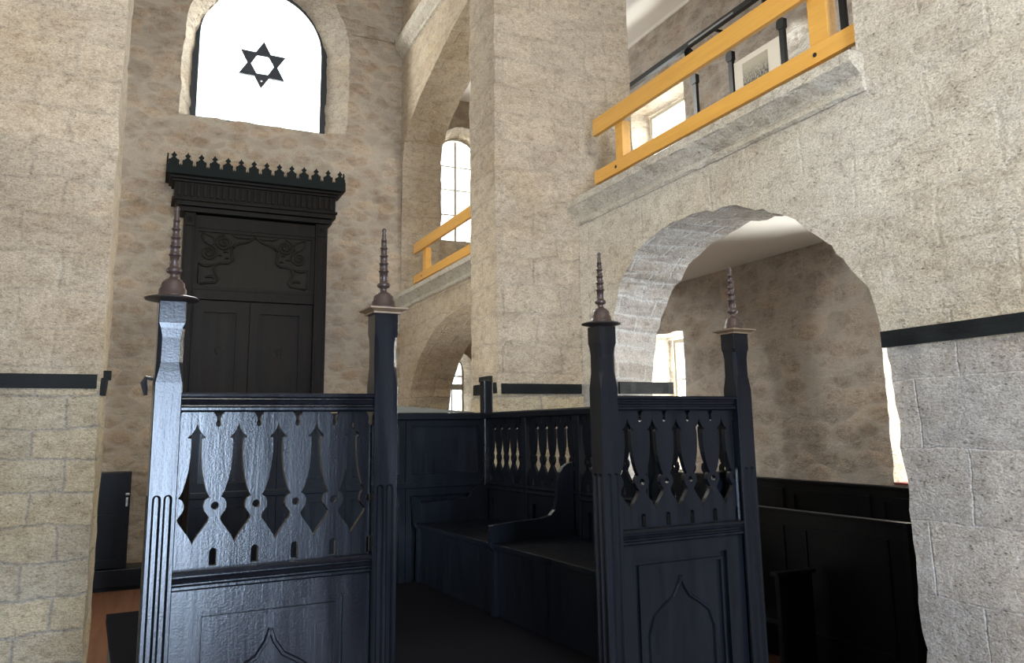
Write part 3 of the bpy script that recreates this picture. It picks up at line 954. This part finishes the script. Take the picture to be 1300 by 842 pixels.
# pierced baluster board: outline from one joint line to the next
def board_profile(pitch):
    H = pitch / 2
    k = pitch / .148
    right = [(.0, .000)]
    # half opening h(y): distance of the board edge from the joint line; y in mm below the top rail
    Y = [(40, 0), (62, .007), (80, .018), (92, .031), (96, .032), (98, .020), (115, .0185), (165, .0195), (215, .024), (255, .032), (290, .042), (308, .051), (313, .055)]
    edge = [(H - h * k, y / 1000.) for y, h in Y]
    # ring around the eye
    yc_, R = .345, .040 * k
    for i in range(1, 12):
        t = -pi / 2 + .75 + (pi - 1.35) * i / 12 * 1.0
        edge.append((R * cos(t), yc_ + R * sin(t)))
    edge += [(.019 * k, .388), (.021 * k, .398), (.030 * k, .412), (.043 * k, .430), (.056 * k, .448), (.067 * k, .466), (H - .0005, .482)]
    return edge
def baluster_mesh(u, zt, zb, pitch=.148, left=True, right=True, vy=(-.0125, .0125), fn=None):
    fn = fn or XZ
    H = pitch / 2
    hgt = zt - zb
    k = hgt / .57
    e = board_profile(pitch)
    Z = lambda y: zt - y * k
    top = [(.019, 0), (.012, .010), (.0075, .022), (.0075, .034), (.010, .040), (.0095, .048), (.005, .054), (0, .055)]
    pts = []
    # start at top slot right, go clockwise (right side down, bottom, left side up)
    pts += [(u + a, Z(b)) for a, b in reversed(top[:-1])][::1]
    R = [(u + H - .0004, Z(0)), (u + H - .0004, Z(.039))] + [(u + a, Z(b)) for a, b in e] + [(u + H - .0004, Z(.484)), (u + H - .0004, zb)]
    Lq = [(2 * u - a, b) for a, b in reversed(R)]
    if not right: R = [(u + .0005, Z(.07)), (u + .0005, zb)]
    if right:
        pts += R
    pts_l = Lq + [(u - a, Z(b)) for a, b in top[:-1]]
    if left:
        pts += pts_l
        pts.append((u, Z(.055)))
    if left and right:
        eye = [(u + .0145 * cos(t), Z(.345) + .0145 * sin(t)) for t in [2 * pi * i / 14 for i in range(14)]]
        slot = [(u - .0135, Z(.560)), (u + .0135, Z(.560))] + [(u + .0135 * cos(t), Z(.510) + .0135 * sin(t)) for t in [pi * i / 8 for i in range(9)]]
        loops = [pts, eye, slot]
    else:
        sx = 1 if right else -1
        if right: pts = [(u, Z(.055))] + pts[:]  # half board
        eye = [(u + sx * .0145 * cos(t), Z(.345) + .0145 * sin(t)) for t in [-pi / 2 + pi * i / 8 for i in range(9)]]
        if right:
            half = [(u, Z(.055))] + [(u + a, Z(b)) for a, b in reversed(top[:-1])] + R + [(u, zb), ] + \
                   [(u, Z(.560))] + [(u + .0135, Z(.560)), (u + .0135, Z(.510)), (u + .009, Z(.500)), (u, Z(.496))] + [(u, Z(.345) - .0145)] + eye[1:-1] + [(u, Z(.345) + .0145)]
        else:
            half = [(2 * u - a, b) for a, b in (
                   [(u, Z(.055))] + [(u + a, Z(b)) for a, b in reversed(top[:-1])] +
                   [(u + H - .0004, Z(0)), (u + H - .0004, Z(.039))] + [(u + a, Z(b)) for a, b in e] + [(u + H - .0004, Z(.484)), (u + H - .0004, zb)] +
                   [(u, zb), (u, Z(.560)), (u + .0135, Z(.560)), (u + .0135, Z(.510)), (u + .009, Z(.500)), (u, Z(.496)), (u, Z(.345) - .0145)] +
                   [(u + .0145 * cos(t), Z(.345) + .0145 * sin(t)) for t in [-pi / 2 + pi * i / 8 for i in range(1, 8)]] + [(u, Z(.345) + .0145)])]
        loops = [half]
    bm = bmesh.new()
    prism(bm, loops, fn, vy[0], vy[1])
    return bm

def screen(u0, u1, zt_rail, first, n, pitch, fn=None, side=None):
    scr = None
    return

def moulding_rail(bm, a0, a1, z0, z1, d, fn, steps):
    """long rail with rounded beads: fn maps (a, z, depth)"""
    prof = steps
    V = []
    for a in (a0, a1):
        V.append([bm.verts.new(fn(a, z0 + (z1 - z0) * t, q * d)) for t, q in prof])
    m = len(prof)
    for k in range(m):
        bm.faces.new((V[0][k], V[0][(k + 1) % m], V[1][(k + 1) % m], V[1][k]))
    bm.faces.new(V[0][::-1]); bm.faces.new(V[1])

BEAD = [(0, 1), (0, -.75), (.10, -.95), (.22, -.95), (.30, -.72), (.36, -.70), (.44, -.85), (.58, -1.0), (.66, -.82), (.72, -.80), (.80, -1.1), (.92, -1.15), (1, -1.0), (1, 1)]
def front_screen(u0, u1, cs, pitch, label=None):
    s = empty('balustrade_screen', (0, 0, 0), 0, BI)
    bm = bmesh.new(); moulding_rail(bm, u0, u1, 2.178, 2.250, .042, XZ, BEAD); obj('top_rail', bm, M_BLACK, s)
    bm = bmesh.new(); moulding_rail(bm, u0, u1, 1.545, 1.615, .042, XZ, [(t, q) for t, q in BEAD]); obj('bottom_rail', bm, M_BLACK, s)
    for u, l, r in cs:
        bm = baluster_mesh(u, 2.178, 1.612, pitch, l, r)
        obj('baluster', bm, M_BLACK, s)
    # narrow bead at the ends
    return s
screen_l = front_screen(.128, .870, [(.122, False, True), (.270, True, True), (.418, True, True), (.566, True, True), (.714, True, True), (.862, True, False)], .148)
screen_r = front_screen(2.080, 2.855, [(2.085, False, True), (2.236, True, True), (2.387, True, True), (2.538, True, True), (2.689, True, True), (2.840, True, False)], .151)

# lower framed panels of the front with raised ogee moulding
def lower_panel(u0, u1):
    bm = bmesh.new()
    prism(bm, [rect(u0, u1, FL - .5, 1.545), rect(u0 + .09, u1 - .11, .62, 1.475)], XZ, -.018, .018)
    p = bpart('lower_panel', bm)
    bm = bmesh.new(); box(bm, u0 + .05, u1 - .05, .004, .012, .6, 1.5)
    obj('field', bm, M_BLACK, p)
    bm = bmesh.new()
    o = rect(u0 + .115, u1 - .135, .66, 1.445)
    prism(bm, [o, inset(o, .012)], XZ, -.012, .006)
    c = (u0 + u1) / 2 - .01
    for s in (-1, 1):
        q = [(c + s * a, .0, b) for a, b in ((.0, 1.375), (.015, 1.33), (.05, 1.28), (.11, 1.245), (.17, 1.20), (.20, 1.12), (.20, .95), (.19, .75))]
        tube(bm, q, .009, 6)
    obj('raised_moulding', bm, M_BLACK, p)
lower_panel(.128, .870)
lower_panel(2.080, 2.855)

# right-hand side screen (u = 2.9), back solid panelling (v = 3.05)
U = 2.905
SYZ = lambda a, b, d: (U + d, a, b)
s = empty('side_screen', (0, 0, 0), 0, BI)
bm = bmesh.new(); moulding_rail(bm, .05, 3.01, 2.185, 2.24, .04, SYZ, [(0, 1), (0, -.8), (.15, -1), (.8, -1), (1, -.85), (1, 1)]); obj('top_rail', bm, M_BLACK2, s)
bm = bmesh.new(); moulding_rail(bm, .05, 3.01, 1.60, 1.66, .035, SYZ, [(0, 1), (0, -.8), (.15, -1), (.5, -.8), (.8, -1), (1, -.85), (1, 1)]); obj('bottom_rail', bm, M_BLACK2, s)
for a in (2.325, 1.565, .80):
    bm = bmesh.new(); box(bm, U - .033, U + .033, a - .032, a + .032, FL, 2.185, .004); obj('stile', bm, M_BLACK2, s)
for (a0, a1) in ((2.357, 3.006), (1.597, 2.293), (.832, 1.533), (.06, .768)):
    n = 5
    pt = (a1 - a0) / n
    for i in range(n):
        bm = baluster_mesh(a0 + pt * (i + .5), 2.186, 1.66, pt, True, True, (-.010, .010), SYZ)
        obj('baluster', bm, M_BLACK2, s)
    bm = bmesh.new()
    prism(bm, [rect(a0, a1, FL - .3, 1.60), rect(a0 + .07, a1 - .07, FL + .1, 1.53)], SYZ, -.02, .015)
    p = obj('lower_panel', bm, M_BLACK2, s)
    
bm = bmesh.new(); box(bm, U + .006, U + .014, .05, 3.01, .62, 1.58)
obj('panel_backing', bm, M_BLACK2, s)
VB = 3.05
s = empty('back_screen', (0, 0, 0), 0, BI)
BXZ = lambda a, b, d: (a, VB + d, b)
bm = bmesh.new(); moulding_rail(bm, .50, 2.865, 2.180, 2.240, .036, BXZ, [(0, 1), (0, -.8), (.15, -1), (.8, -1), (1, -.85), (1, 1)]); obj('top_rail', bm, M_BLACK2, s)
bm = bmesh.new(); box(bm, .52, 2.86, VB - .028, VB + .01, 1.63, 1.68, .006); obj('middle_rail', bm, M_BLACK2, s)
for (a0, a1) in ((.52, 1.128), (1.132, 1.58), (1.66, 2.158), (2.162, 2.864)):
    bm = bmesh.new()
    prism(bm, [rect(a0, a1, 1.68, 2.18), rect(a0 + .05, a1 - .05, 1.74, 2.13)], BXZ, -.018, .012)
    prism(bm, [rect(a0, a1, FL - .3, 1.63), rect(a0 + .05, a1 - .05, FL, 1.57)], BXZ, -.018, .012)
    p = obj('panel_frame', bm, M_BLACK2, s)
    bm = bmesh.new(); box(bm, a0 + .001, a1 - .001, VB + .013, VB + .020, FL - .2, 2.17); obj('panel', bm, M_BLACK, p)
# platform floor and risers
bm = bmesh.new(); box(bm, .04, 2.95, -.04, 3.09, FL - .06, FL)
bpart('platform_floor', bm, plain('dark_worn_boards', (.004, .004, .006), .9, spec=.03))
bm = bmesh.new(); box(bm, .06, 2.93, -.015, .015, .0, FL - .061); box(bm, .06, .09, .02, 3.05, 0, FL - .061); box(bm, 2.90, 2.93, .02, 3.05, 0, FL - .061)
bpart('platform_riser', bm, M_BLACK2)
# hook on the left corner post
bm = bmesh.new()
tube(bm, [(.036, 0, 2.30), (.012, 0, 2.305), (.005, 0, 2.285), (.010, 0, 2.265), (.014, 0, 2.24)], [.006, .008, .012, .010, .006], 8)
bpart('latch_hook', bm, M_METAL)

# sloping reading board resting on the back screen
rb = empty('reading_board', (0, YB0, 0), AB_)
tag(rb, 'thin sloping grey-brown board lying on top of the enclosure back panelling', 'board')
bm = bmesh.new()
prism(bm, [[(1.72, 2.2415), (2.78, 2.2415), (2.78, 2.246), (1.72, 2.328)]], lambda a, b, d: (a, VB + d, b), -.02, .06)
obj('board', bm, plain('grey_varnished_board', (.10, .095, .08), .18), rb)

# bench inside the enclosure along the right-hand side
bn = empty('built_in_bench', (0, 0, 0), 0, BI)
bm = bmesh.new(); box(bm, 2.23, 2.868, .10, 1.608, 1.325, 1.36, .006); obj('seat', bm, M_BLACK2, bn)
bm = bmesh.new(); box(bm, 2.23, 2.868, 1.652, 3.02, 1.325, 1.36, .006); obj('seat', bm, M_BLACK2, bn)
bm = bmesh.new(); box(bm, 2.27, 2.295, .12, 3.0, FL + .002, 1.324); obj('riser', bm, M_BLACK2, bn)
def arm_mesh(v, hi, lo, ub=2.868, uf=2.215):
    pts = [(uf + .02, FL + .002), (uf + .03, 1.30), (uf, 1.34), (uf, lo - .04), (uf + .006, lo - .008), (uf + .03, lo), (2.42, lo + .012), (2.60, lo + .018), (2.68, lo + .035), (2.715, lo + .07),
           (2.735, lo + .14), (2.745, hi - .12), (2.762, hi - .065), (2.79, hi - .03), (2.825, hi - .008), (ub, hi), (ub, FL + .002)]
    if hi < 1.7:
        pts = [(uf + .02, FL + .002), (uf + .03, 1.30), (uf, 1.34), (uf - .02, lo + .06), (uf + .02, lo + .055), (uf + .06, lo + .005), (2.55, lo + .02), (2.70, lo + .03), (2.74, hi - .04), (2.78, hi - .004), (ub, hi), (ub, FL + .002)]
    b = bmesh.new(); prism(b, [pts], lambda a, z, d: (a, v + d, z), -.02, .02)
    bmesh.ops.bevel(b, geom=[e for e in b.edges if len(e.link_faces) == 2 and e.calc_face_angle(0) > .6 and abs(e.verts[0].co.y - e.verts[1].co.y) < .001], offset=.004, segments=2, affect='EDGES')
    return b
for v, hi, lo in ((1.63, 1.86, 1.475), (2.985, 1.635, 1.51), (.11, 1.86, 1.475)):
    obj('armrest', arm_mesh(v, hi, lo), M_BLACK2, bn)

# ------------------------------------------------------------------ gallery railings
def railing(name, y0, y1, posts_y, label, x=4.0):
    r = empty(name, (x, (y0 + y1) / 2, 4.372))
    tag(r, label, 'railing')
    ym = (y0 + y1) / 2
    def b(nm, *a, bev=.004):
        bm = bmesh.new(); box(bm, a[0] - x, a[1] - x, a[2] - ym, a[3] - ym, a[4] - 4.372, a[5] - 4.372, bev)
        return obj(nm, bm, M_RAIL, r)
    b('top_rail', x, x + .045, y0, y1, 5.005, 5.175)
    bl = b('bottom_rail', x, x + .045, y0 - (.0), y1, 4.50, 4.628)
    for py, w_ in posts_y:
        b('baluster_post', x + .046, x + .14, py - w_ / 2, py + w_ / 2, 4.376, 5.02)
    for py, w_ in posts_y:
        m = Matrix.Translation((-.001, py - ym, 4.56 - 4.372)) @ Matrix.Rotation(-pi / 2, 4, 'Y')
        b2 = bmesh.new(); lathe(b2, [(.016, 0), (.016, .004), (.009, .006)], seg=10)
        for v in b2.verts: v.co = m @ v.co
        obj('bolt', b2, M_METAL, r)
    return r
railing('gallery_railing', 3.30, 6.56, [(6.16, .12), (3.66, .16)], 'honey-coloured wooden railing on the stone ledge above the right arch')
railing('gallery_railing', 7.6, 12.42, [(12.0, .14), (9.4, .14)], 'honey-coloured wooden railing far behind the square stone pillar, above the small rear arch')

# ------------------------------------------------------------------ gallery display stands, photograph, track light
for i, y in enumerate((7.38, 6.72, 5.90, 5.10)):
    lb = ['black slim upright nearest the square pillar, left of the other three', 'black slim upright at the left edge of the mounted photograph',
          'black slim upright at the right edge of the mounted photograph', 'black slim upright at the right end of the gallery, past the wide railing post'][i]
    o = empty('display_upright', (6.0, y, 4.34))
    tag(o, lb, 'display stand', 'uprights on the gallery')
    bm = bmesh.new(); box(bm, -.02, .02, -.035, .035, .03, 1.93, .004)
    obj('pole', bm, M_METAL, o)
    bm = bmesh.new()
    prism(bm, [[(-.06, 1.97), (-.055, 2.03), (-.02, 2.06), (.02, 2.06), (.045, 2.04), (.045, 1.94), (.03, 1.93), (-.035, 1.93), (-.05, 1.95)]], lambda a, b, d: (d, -a, b), -.028, .028)
    obj('head', bm, M_METAL, o)
    bm = bmesh.new(); box(bm, -.2, .2, -.05, .05, .001, .03, .004)
    obj('foot', bm, M_METAL, o)
pb = empty('photo_board', (6.0, 6.31, 5.25))
tag(pb, 'white mounted board with old group photograph between two black gallery uprights', 'photograph')
bm = bmesh.new(); box(bm, -.008, .008, -.36, .36, 0, .97, .002)
obj('mount', bm, M_PAPER, pb)
g = NT('group_photograph')
tc = g.n('ShaderNodeTexCoord'); sp = g.n('ShaderNodeSeparateXYZ'); g.l(tc.outputs['Object'], sp.inputs[0])
mp = g.n('ShaderNodeMapping'); mp.inputs['Scale'].default_value = (1, 2.2, 1); g.l(tc.outputs['Object'], mp.inputs[0])
nz = g.noise(mp.outputs[0], 40, 3, .6)
top = g.math('MULTIPLY', g.math('SUBTRACT', .84, sp.outputs[2]), 6, True)
f = g.math('MULTIPLY', g.ramp(nz.outputs[0], [(.42, 0.0), (.52, 1.0)]), top, True)
col = g.mix(f, (.42, .38, .30), (.03, .028, .025))
bs = g.n('ShaderNodeBsdfPrincipled'); bs.inputs['Roughness'].default_value = .5; g.l(col, bs.inputs['Base Color'])
oo = g.n('ShaderNodeOutputMaterial'); g.l(bs.outputs[0], oo.inputs[0])
bm = bmesh.new(); box(bm, -.0115, -.0085, -.18, .22, .30, .90)
obj('picture', bm, g.m, pb)

tl = empty('track_light', (6.5, 8.5, 7.22))
tag(tl, 'black ceiling track with round spot heads running high along the gallery', 'track light')
bm = bmesh.new(); box(bm, -.035, .035, -4.0, 4.2, -.035, .04, .004); obj('track', bm, M_METAL, tl)
bm = bmesh.new(); box(bm, -.0375, -.0355, -1.35, -.45, -.024, .0); obj('reflective_strip', bm, M_CHROME, tl)
for yy in (-.34, -1.84, -3.2):
    m = Matrix.Translation((.02, yy, -.10)) @ Matrix.Rotation(radians(-20), 4, 'Z') @ Matrix.Rotation(radians(100), 4, 'X')
    b2 = bmesh.new(); lathe(b2, [(.018, -.05), (.022, -.03), (.035, -.01), (.045, .02), (.062, .06), (.066, .085), (.058, .088), (.03, .06)], seg=18)
    for v in b2.verts: v.co = m @ v.co
    obj('spot_head', b2, M_METAL, tl, True)
for yy in (-3.5, -.9, 3.5):
    bm = bmesh.new(); box(bm, .03, .297, yy, yy + .03, -.01, .02)
    obj('wall_bracket', bm, M_METAL, tl)

# ------------------------------------------------------------------ pews in the right aisle
wp = empty('wall_bench', (6.6, 6.2, 0))
tag(wp, 'tall black panelled bench back against the aisle wall, seen through the right arch', 'bench')
def W(par, name, bm, mat=M_PEW): return Pt(par, name, bm, mat)
bm = bmesh.new(); box(bm, 6.70, 6.78, 3.4, 10.2, .02, 1.455); W(wp, 'back_board', bm)
bm = bmesh.new(); box(bm, 6.67, 6.785, 3.38, 10.22, 1.456, 1.485, .006); W(wp, 'cap_rail', bm)
bm = bmesh.new(); box(bm, 6.25, 6.70, 3.45, 10.15, .44, .48, .006); W(wp, 'seat', bm)
for y0 in (3.5, 4.7, 5.9, 7.1, 8.3):
    bm = bmesh.new(); o = rect(y0, y0 + 1.08, .6, 1.38)
    prism(bm, [o, inset(o, .05)], YZ, 6.685, 6.699); W(wp, 'panel_moulding', bm)
pw = empty('pew', (5.4, 5.5, 0))
tag(pw, 'black panelled pew with thin top rail, in front of the aisle wall bench', 'pew')
bm = bmesh.new(); box(bm, 5.40, 5.44, 4.44, 8.0, .02, 1.315); W(pw, 'back_board', bm)
bm = bmesh.new(); box(bm, 5.375, 5.46, 4.42, 8.02, 1.316, 1.335, .005); W(pw, 'top_rail', bm, M_BLACK2)
bm = bmesh.new(); box(bm, 5.38, 5.46, 4.42, 4.46, .0, 1.315, .003); W(pw, 'end_stile', bm)
for y0, y1 in ((4.62, 5.5), (5.75, 6.6), (6.85, 7.7)):
    bm = bmesh.new(); o = rect(y0, y1, .3, 1.19)
    prism(bm, [o, inset(o, .02)], YZ, 5.39, 5.3995); W(pw, 'panel_moulding', bm, M_BLACK2)
bm = bmesh.new(); box(bm, 5.461, 5.9, 4.5, 7.95, .44, .475, .004); W(pw, 'seat', bm)
ap = empty('low_armrest_bench', (5.1, 5.8, 0))
tag(ap, 'low black bench with armrest at the foot of the panelled aisle pew', 'bench')
bm = bmesh.new(); box(bm, 4.93, 5.30, 5.35, 5.40, .02, .84, .006); W(ap, 'end_panel', bm)
bm = bmesh.new(); box(bm, 4.93, 5.30, 6.25, 6.30, .02, .84, .006); W(ap, 'end_panel', bm)
bm = bmesh.new(); box(bm, 4.90, 5.33, 5.33, 5.42, .841, .875, .008); W(ap, 'armrest', bm, M_BLACK2)
bm = bmesh.new(); box(bm, 4.90, 5.33, 6.23, 6.32, .841, .875, .008); W(ap, 'armrest', bm, M_BLACK2)
bm = bmesh.new(); box(bm, 4.94, 5.29, 5.401, 6.249, .44, .48, .004); W(ap, 'seat', bm)

# ------------------------------------------------------------------ light: daylight through the windows, some of them added for their light
wd = bpy.data.worlds.new('sky'); SC.world = wd; wd.use_nodes = True
bg = wd.node_tree.nodes['Background']
bg.inputs[0].default_value = (.86, .94, 1.0, 1); bg.inputs[1].default_value = 3.0

def area(name, loc, target, sx, sy, power, color=(1, 1, 1)):
    l = bpy.data.lights.new(name, 'AREA'); l.shape = 'RECTANGLE'; l.size = sx; l.size_y = sy; l.energy = power; l.color = color
    o = link(bpy.data.objects.new(name, l)); o.location = loc
    o.rotation_euler = (Vector(target) - Vector(loc)).to_track_quat('-Z', 'Y').to_euler()
    return o
DAY = (1.0, .97, .90)
area('daylight_entrance', (.75, YF - .7, 1.7), (.6, 3, 1.9), 1.3, 3.2, 1250, (.58, .75, 1.0))
area('added_rear_window_light', (CX, YF - .8, 7.4), (CX + .8, 6, 3.5), 2.4, 3.6, 800, (1.0, .94, .85))  # unseen high window, made up to light the walls
area('daylight_nave_window', (1.57, 14.2, 8.7), (1.57, 8, 5.0), 2.4, 2.6, 700, DAY)
area('daylight_gallery_back', (5.12, 14.0, 6.6), (5.0, 8, 5.5), .9, 2.0, 160, DAY)
area('daylight_aisle_back', (4.92, 14.0, 2.6), (4.9, 8, 1.8), .8, 1.8, 90, DAY)
for fl in (False, True):
    for (y0, y1, z0, z1) in (OW_L if fl else OW):  # left list ends with the added large window
        x = XO + 1.35
        X = mir(x) if fl else x
        tx = mir(5.2) if fl else 5.2
        y = (y0 + y1) / 2; z = (z0 + z1) / 2
        area('daylight_side', (X, y - .25, z + .3), (tx, y + .3, z + (.5 if z0 < 3 else -.35)), (y1 - y0) * 1.2, (z1 - z0) * 1.2, (430 if z0 < 3 else (60 if y1 - y0 > 4 else 110)) * (y1 - y0) * (z1 - z0), DAY)
# the gallery spot that lights the photograph
for yy, tgt in ((6.66, (6.7, 6.2, 5.9)), (5.3, (6.7, 5.2, 6.4))):
    l = bpy.data.lights.new('gallery_spot', 'SPOT'); l.energy = 60; l.spot_size = 1.5; l.spot_blend = .7; l.shadow_soft_size = .05; l.color = (.93, 1.0, .95)
    o = link(bpy.data.objects.new('gallery_spot', l)); o.location = (6.5, yy, 7.08)
    o.rotation_euler = (Vector(tgt) - o.location).to_track_quat('-Z', 'Y').to_euler()

# ------------------------------------------------------------------ camera

pitch, roll, yaw = .16601, -.01545, .43742
Fv = Vector((0, cos(pitch), sin(pitch))); R0 = Vector((1, 0, 0)); U0 = Vector((0, -sin(pitch), cos(pitch)))
Rr = R0 * cos(roll) + U0 * sin(roll); Ur = -R0 * sin(roll) + U0 * cos(roll)
Rz = Matrix.Rotation(-yaw, 3, 'Z')
Fv, Rr, Ur = Rz @ Fv, Rz @ Rr, Rz @ Ur
cd = bpy.data.cameras.new('camera'); cam = link(bpy.data.objects.new('camera', cd))
M3 = Matrix((Rr, Ur, -Fv)).transposed()
cam.matrix_world = Matrix.Translation((0, 0, 2.1)) @ M3.to_4x4()
cd.sensor_fit = 'HORIZONTAL'; cd.sensor_width = 36.0; cd.lens = 1004.4 / 1300 * 36
cd.shift_y = -45 / 1300.0
cd.clip_start = .05; cd.clip_end = 200
SC.camera = cam
vs = SC.view_settings
SC.display_settings.display_device = 'sRGB'
vs.view_transform = 'Standard'; vs.look = 'None'; vs.exposure = 0.0; vs.gamma = 1.0; vs.use_curve_mapping = False
